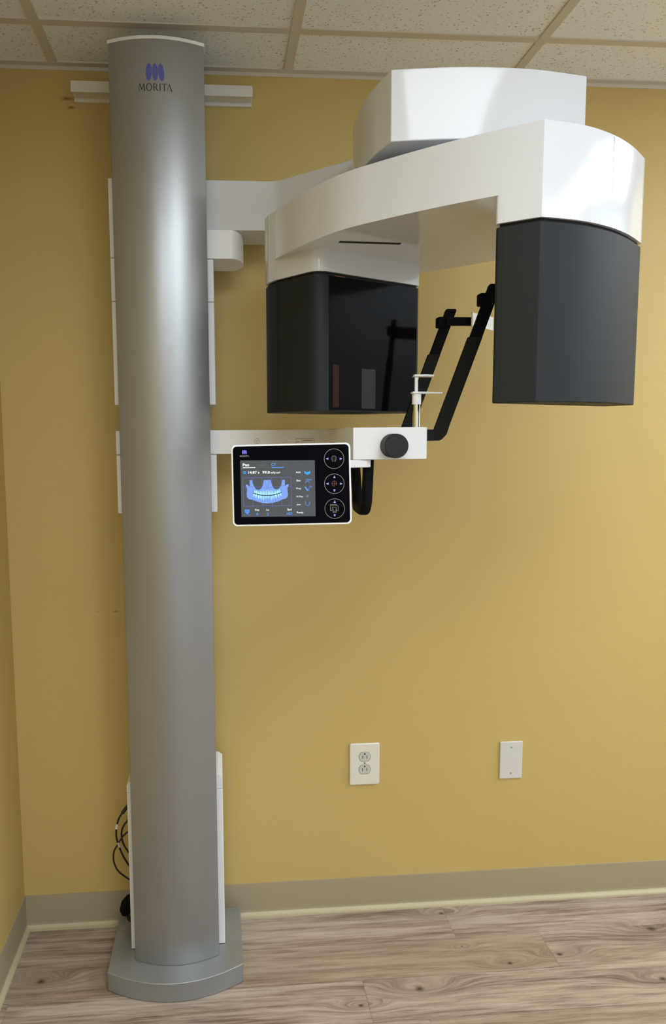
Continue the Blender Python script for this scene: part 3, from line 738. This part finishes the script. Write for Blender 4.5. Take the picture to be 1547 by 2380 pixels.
# emblem and lettering on the glass
pe = MB(); hh = 105*.096962*SC
eo = A(390, 319)
for e in emblem_shapes(hh*.98): pdraw(pe, [(eo[0]+a, eo[1]+b) for a, b in e], .0009, 0)
part('maker_emblem', pe, mat('panel_emblem', srgb(110,100,205), .4, emit=srgb(110,100,205), estr=.25), pan, smooth=False)
pl_ = MB(); lo_ = A(390, 415)
add_letters(pl_, 222*.096962*SC, 36*.096962*SC, lambda v: [PL(lo_[0]+a, lo_[1]+b, .0009) for a, b in v])
part('maker_lettering', pl_, mat('panel_lettering', srgb(190,185,180), .4), pan, smooth=False)
# three round touch buttons
M_ring = mat('button_ring', srgb(118,116,108), .4, emit=srgb(118,116,108), estr=.35)
M_arrow = mat('button_arrow', srgb(140,125,205), .4, emit=srgb(140,125,205), estr=.6)
M_red = mat('button_red', srgb(120,50,60), .4, emit=srgb(120,50,60), estr=.4)
cb_ = .0009
def button(cx, cy, arrows, icon):
    b = MB(); ppoly(b,B,circ(cx,cy,221,64),10,cb_,0,True)
    for k in arrows:
        dx, dy = {'l':(-1,0),'r':(1,0),'u':(0,-1),'d':(0,1)}[k]
        tip = (cx+dx*185, cy+dy*185); bs = (cx+dx*128, cy+dy*128)
        pdraw(b,[B(*tip),B(bs[0]-dy*27,bs[1]+dx*27),B(bs[0]+dy*27,bs[1]-dx*27)],cb_,1)
    icon(b, cx, cy); part('touch_button', b, [M_ring, M_arrow, M_red], pan, smooth=False)
def ic1(b, x, y):
    ppoly(b,B,[(x-30,y+62),(x-36,y+30),(x-50,y+5),(x-48,y-30),(x-30,y-58),(x-8,y-64)],9,cb_,0); ppoly(b,B,[(x+28,y+62),(x+34,y+30),(x+48,y+5),(x+46,y-30),(x+28,y-58),(x+8,y-64)],9,cb_,0); pline(b,B,(x,y-70),(x,y+70),7,cb_,2)
def ic2(b, x, y):
    ppoly(b,B,[(x-10,y+58),(x-45,y+30),(x-52,y-10),(x-32,y-52),(x,y-66),(x+32,y-52),(x+50,y-10),(x+42,y+40)],8,cb_,2); pline(b,B,(x-68,y-2),(x+68,y-2),7,cb_,2); pline(b,B,(x,y-62),(x,y+58),7,cb_,2)
def ic3(b, x, y):
    ppoly(b,B,[(x-98,y-92),(x+42,y-92),(x+42,y-62),(x-98,y-62)],8,cb_,0,True)
    ppoly(b,B,[(x-98,y-62),(x-98,y+46),(x-56,y+46),(x-56,y-30),(x+36,y-30),(x+36,y+46),(x+78,y+46),(x+78,y-62),(x+42,y-62)],8,cb_,0)
    ppoly(b,B,[(x-38,y+64),(x+38,y+64),(x+38,y+90),(x-38,y+90)],8,cb_,0,True); ppoly(b,B,[(x-30,y+5),(x-24,y+40),(x-38,y+62)],8,cb_,0); ppoly(b,B,[(x+30,y+5),(x+24,y+40),(x+38,y+62)],8,cb_,0)
button(1024,446,'lr',ic1); button(1031,1008,'lrud',ic2); button(1040,1567,'ud',ic3)

# ================================================================== THINGS ROUND THE MACHINE
# channel rail on the wall, behind the column top
rl = thing('wall_rail', 'short white metal channel rail on the yellow wall behind the column top', 'wall rail', (CX,-.03,2.33))
prof = [(0,2.3205),(0,2.345),(-.058,2.345),(-.058,2.3175),(-.054,2.3175),(-.052,2.3215),(-.010,2.3215),(-.010,2.3135),(0,2.3135)]
obj('channel', MB().yzslab(prof, .2255, .690), M_trim, rl, (CX,-.03,2.33), bevel=.0008)
obj('end_cap', MB().yzslab([(-.004,2.325),(-.004,2.342),(-.052,2.342),(-.052,2.325)], .6895, .6912), M_trim, rl, (CX,-.03,2.33))

# duplex outlet
ol = (1.006, 0, .4625)
out = thing('wall_outlet', 'white duplex power outlet with a rounded cover plate, low on the yellow wall', 'outlet', ol)
def plate(cx, cz, w, h, r, d, name, m, parent, o, bev):
    mb = MB().slab([(cx+a, cz+b) for a, b in rrect(w, h, r, 8)], -d, -.0002); return obj(name, mb, m, parent, o, bevel=bev, segs=4)
plate(1.006,.4625,.0905,.129,.006,.0075,'cover_plate',M_outlet,out,ol,.0055)
for dz in (.0195,-.0195):
    cz = .4625+dz+.004
    mb = MB(); sh = [(1.006+a, cz+b) for a, b in [(x_, max(-.0135, min(.0135, z_))) for x_, z_ in ellipse(0,0,.0165,.0165,0,40)]]
    o_ = obj('receptacle', mb.slab(sh, -.0086, -.006), M_outface, out, ol, bevel=.0006)
    s_ = MB().box(1.006-.0075,1.006-.0055,-.0088,-.0070,cz-.0045,cz+.0045).box(1.006+.0055,1.006+.0075,-.0088,-.0070,cz-.005,cz+.005)
    s_.slab(ellipse(1.006,cz+.0092,.0026,.0026,0,16), -.0088, -.0070)
    obj('slots', s_, M_outdark, o_, ol)
    g = MB(); rp = [(1.006+a*1.06, -.0076, cz+b*1.06) for a, b in [(q[0]-1.006, q[1]-cz) for q in sh]]; g.tube(rp+[rp[0]], .0006, 6); obj('edge_gap', g, mat('edge_shade', srgb(150,150,138), .6), o_, ol)
obj('screw', MB().cyl((1.006,-.0070,.4665), (0,-1,0), .0026, .0016, 20), mat('screw_grey', srgb(110,104,92), .5), out, ol)
# blank plate
bl = (1.456, 0, .4545)
bp_ = thing('blank_wall_plate', 'small plain white blank plate with two screws, right of the outlet', 'wall plate', bl)
plate(1.456,.4545,.0705,.117,.0025,.006,'cover_plate',mat('blank_plate_white', srgb(212,208,199), .35),bp_,bl,.0035)
for dz in (.0405,-.0405):
    obj('screw', MB().cyl((1.456,-.0058,.4545+dz), (0,-1,0), .0028, .0010, 20), mat('screw_white', srgb(160,156,145), .4), bp_, bl)

# cables behind the column on the left
M_cable = mat('black_cable', (.006,.006,.006), .4)
cl = (.30, -.10, .30)
cab = thing('cable_bundle', 'loops of black cable hanging behind the left side of the column', 'cable', cl)
def cable(pts, r, name='cable_loop', m=M_cable): obj(name, MB().tube(spline(pts, 8), r, 10), m, cab, cl)
cable([(.3275,-.105,.428),(.318,-.11,.418),(.297,-.12,.390),(.289,-.12,.355),(.291,-.12,.325),(.304,-.12,.285),(.320,-.11,.245),(.3275,-.10,.225)], .0026)
cable([(.3275,-.11,.388),(.309,-.12,.368),(.303,-.12,.345),(.308,-.12,.315),(.3275,-.11,.272)], .0026)
cable([(.3275,-.11,.352),(.313,-.12,.345),(.304,-.12,.335),(.292,-.12,.315),(.281,-.12,.295),(.280,-.12,.265),(.293,-.12,.235),(.3275,-.11,.198)], .0024)
obj('cable_tag', MB().tube([(.2920,-.1205,.376),(.2893,-.1205,.362)], .0034, 10), mat('tag_white', (.6,.6,.58), .5), cab, cl)
obj('cable_tag', MB().tube([(.2928,-.1205,.322),(.2965,-.1205,.308)], .0034, 10), mat('tag_grey', (.4,.4,.42), .5), cab, cl)
obj('strain_relief', MB().tube([(.322,-.108,.422),(.306,-.117,.404)], .0048, 12), M_cable, cab, cl)
cn = (.318, -.09, .10)
con = thing('cable_plug', 'black cable plug at the foot of the column, just above the floor plate', 'plug', cn)
obj('plug_body', MB().tube([(.326,-.10,.152),(.318,-.10,.144),(.309,-.10,.128),(.305,-.10,.108),(.306,-.10,.097)], [.004,.011,.016,.017,.013], 14), M_matt, con, cn)
obj('plug_cable', MB().tube(spline([(.306,-.10,.10),(.310,-.095,.085),(.316,-.09,.070),(.322,-.08,.061)], 6), .006, 10), M_cable, con, cn)
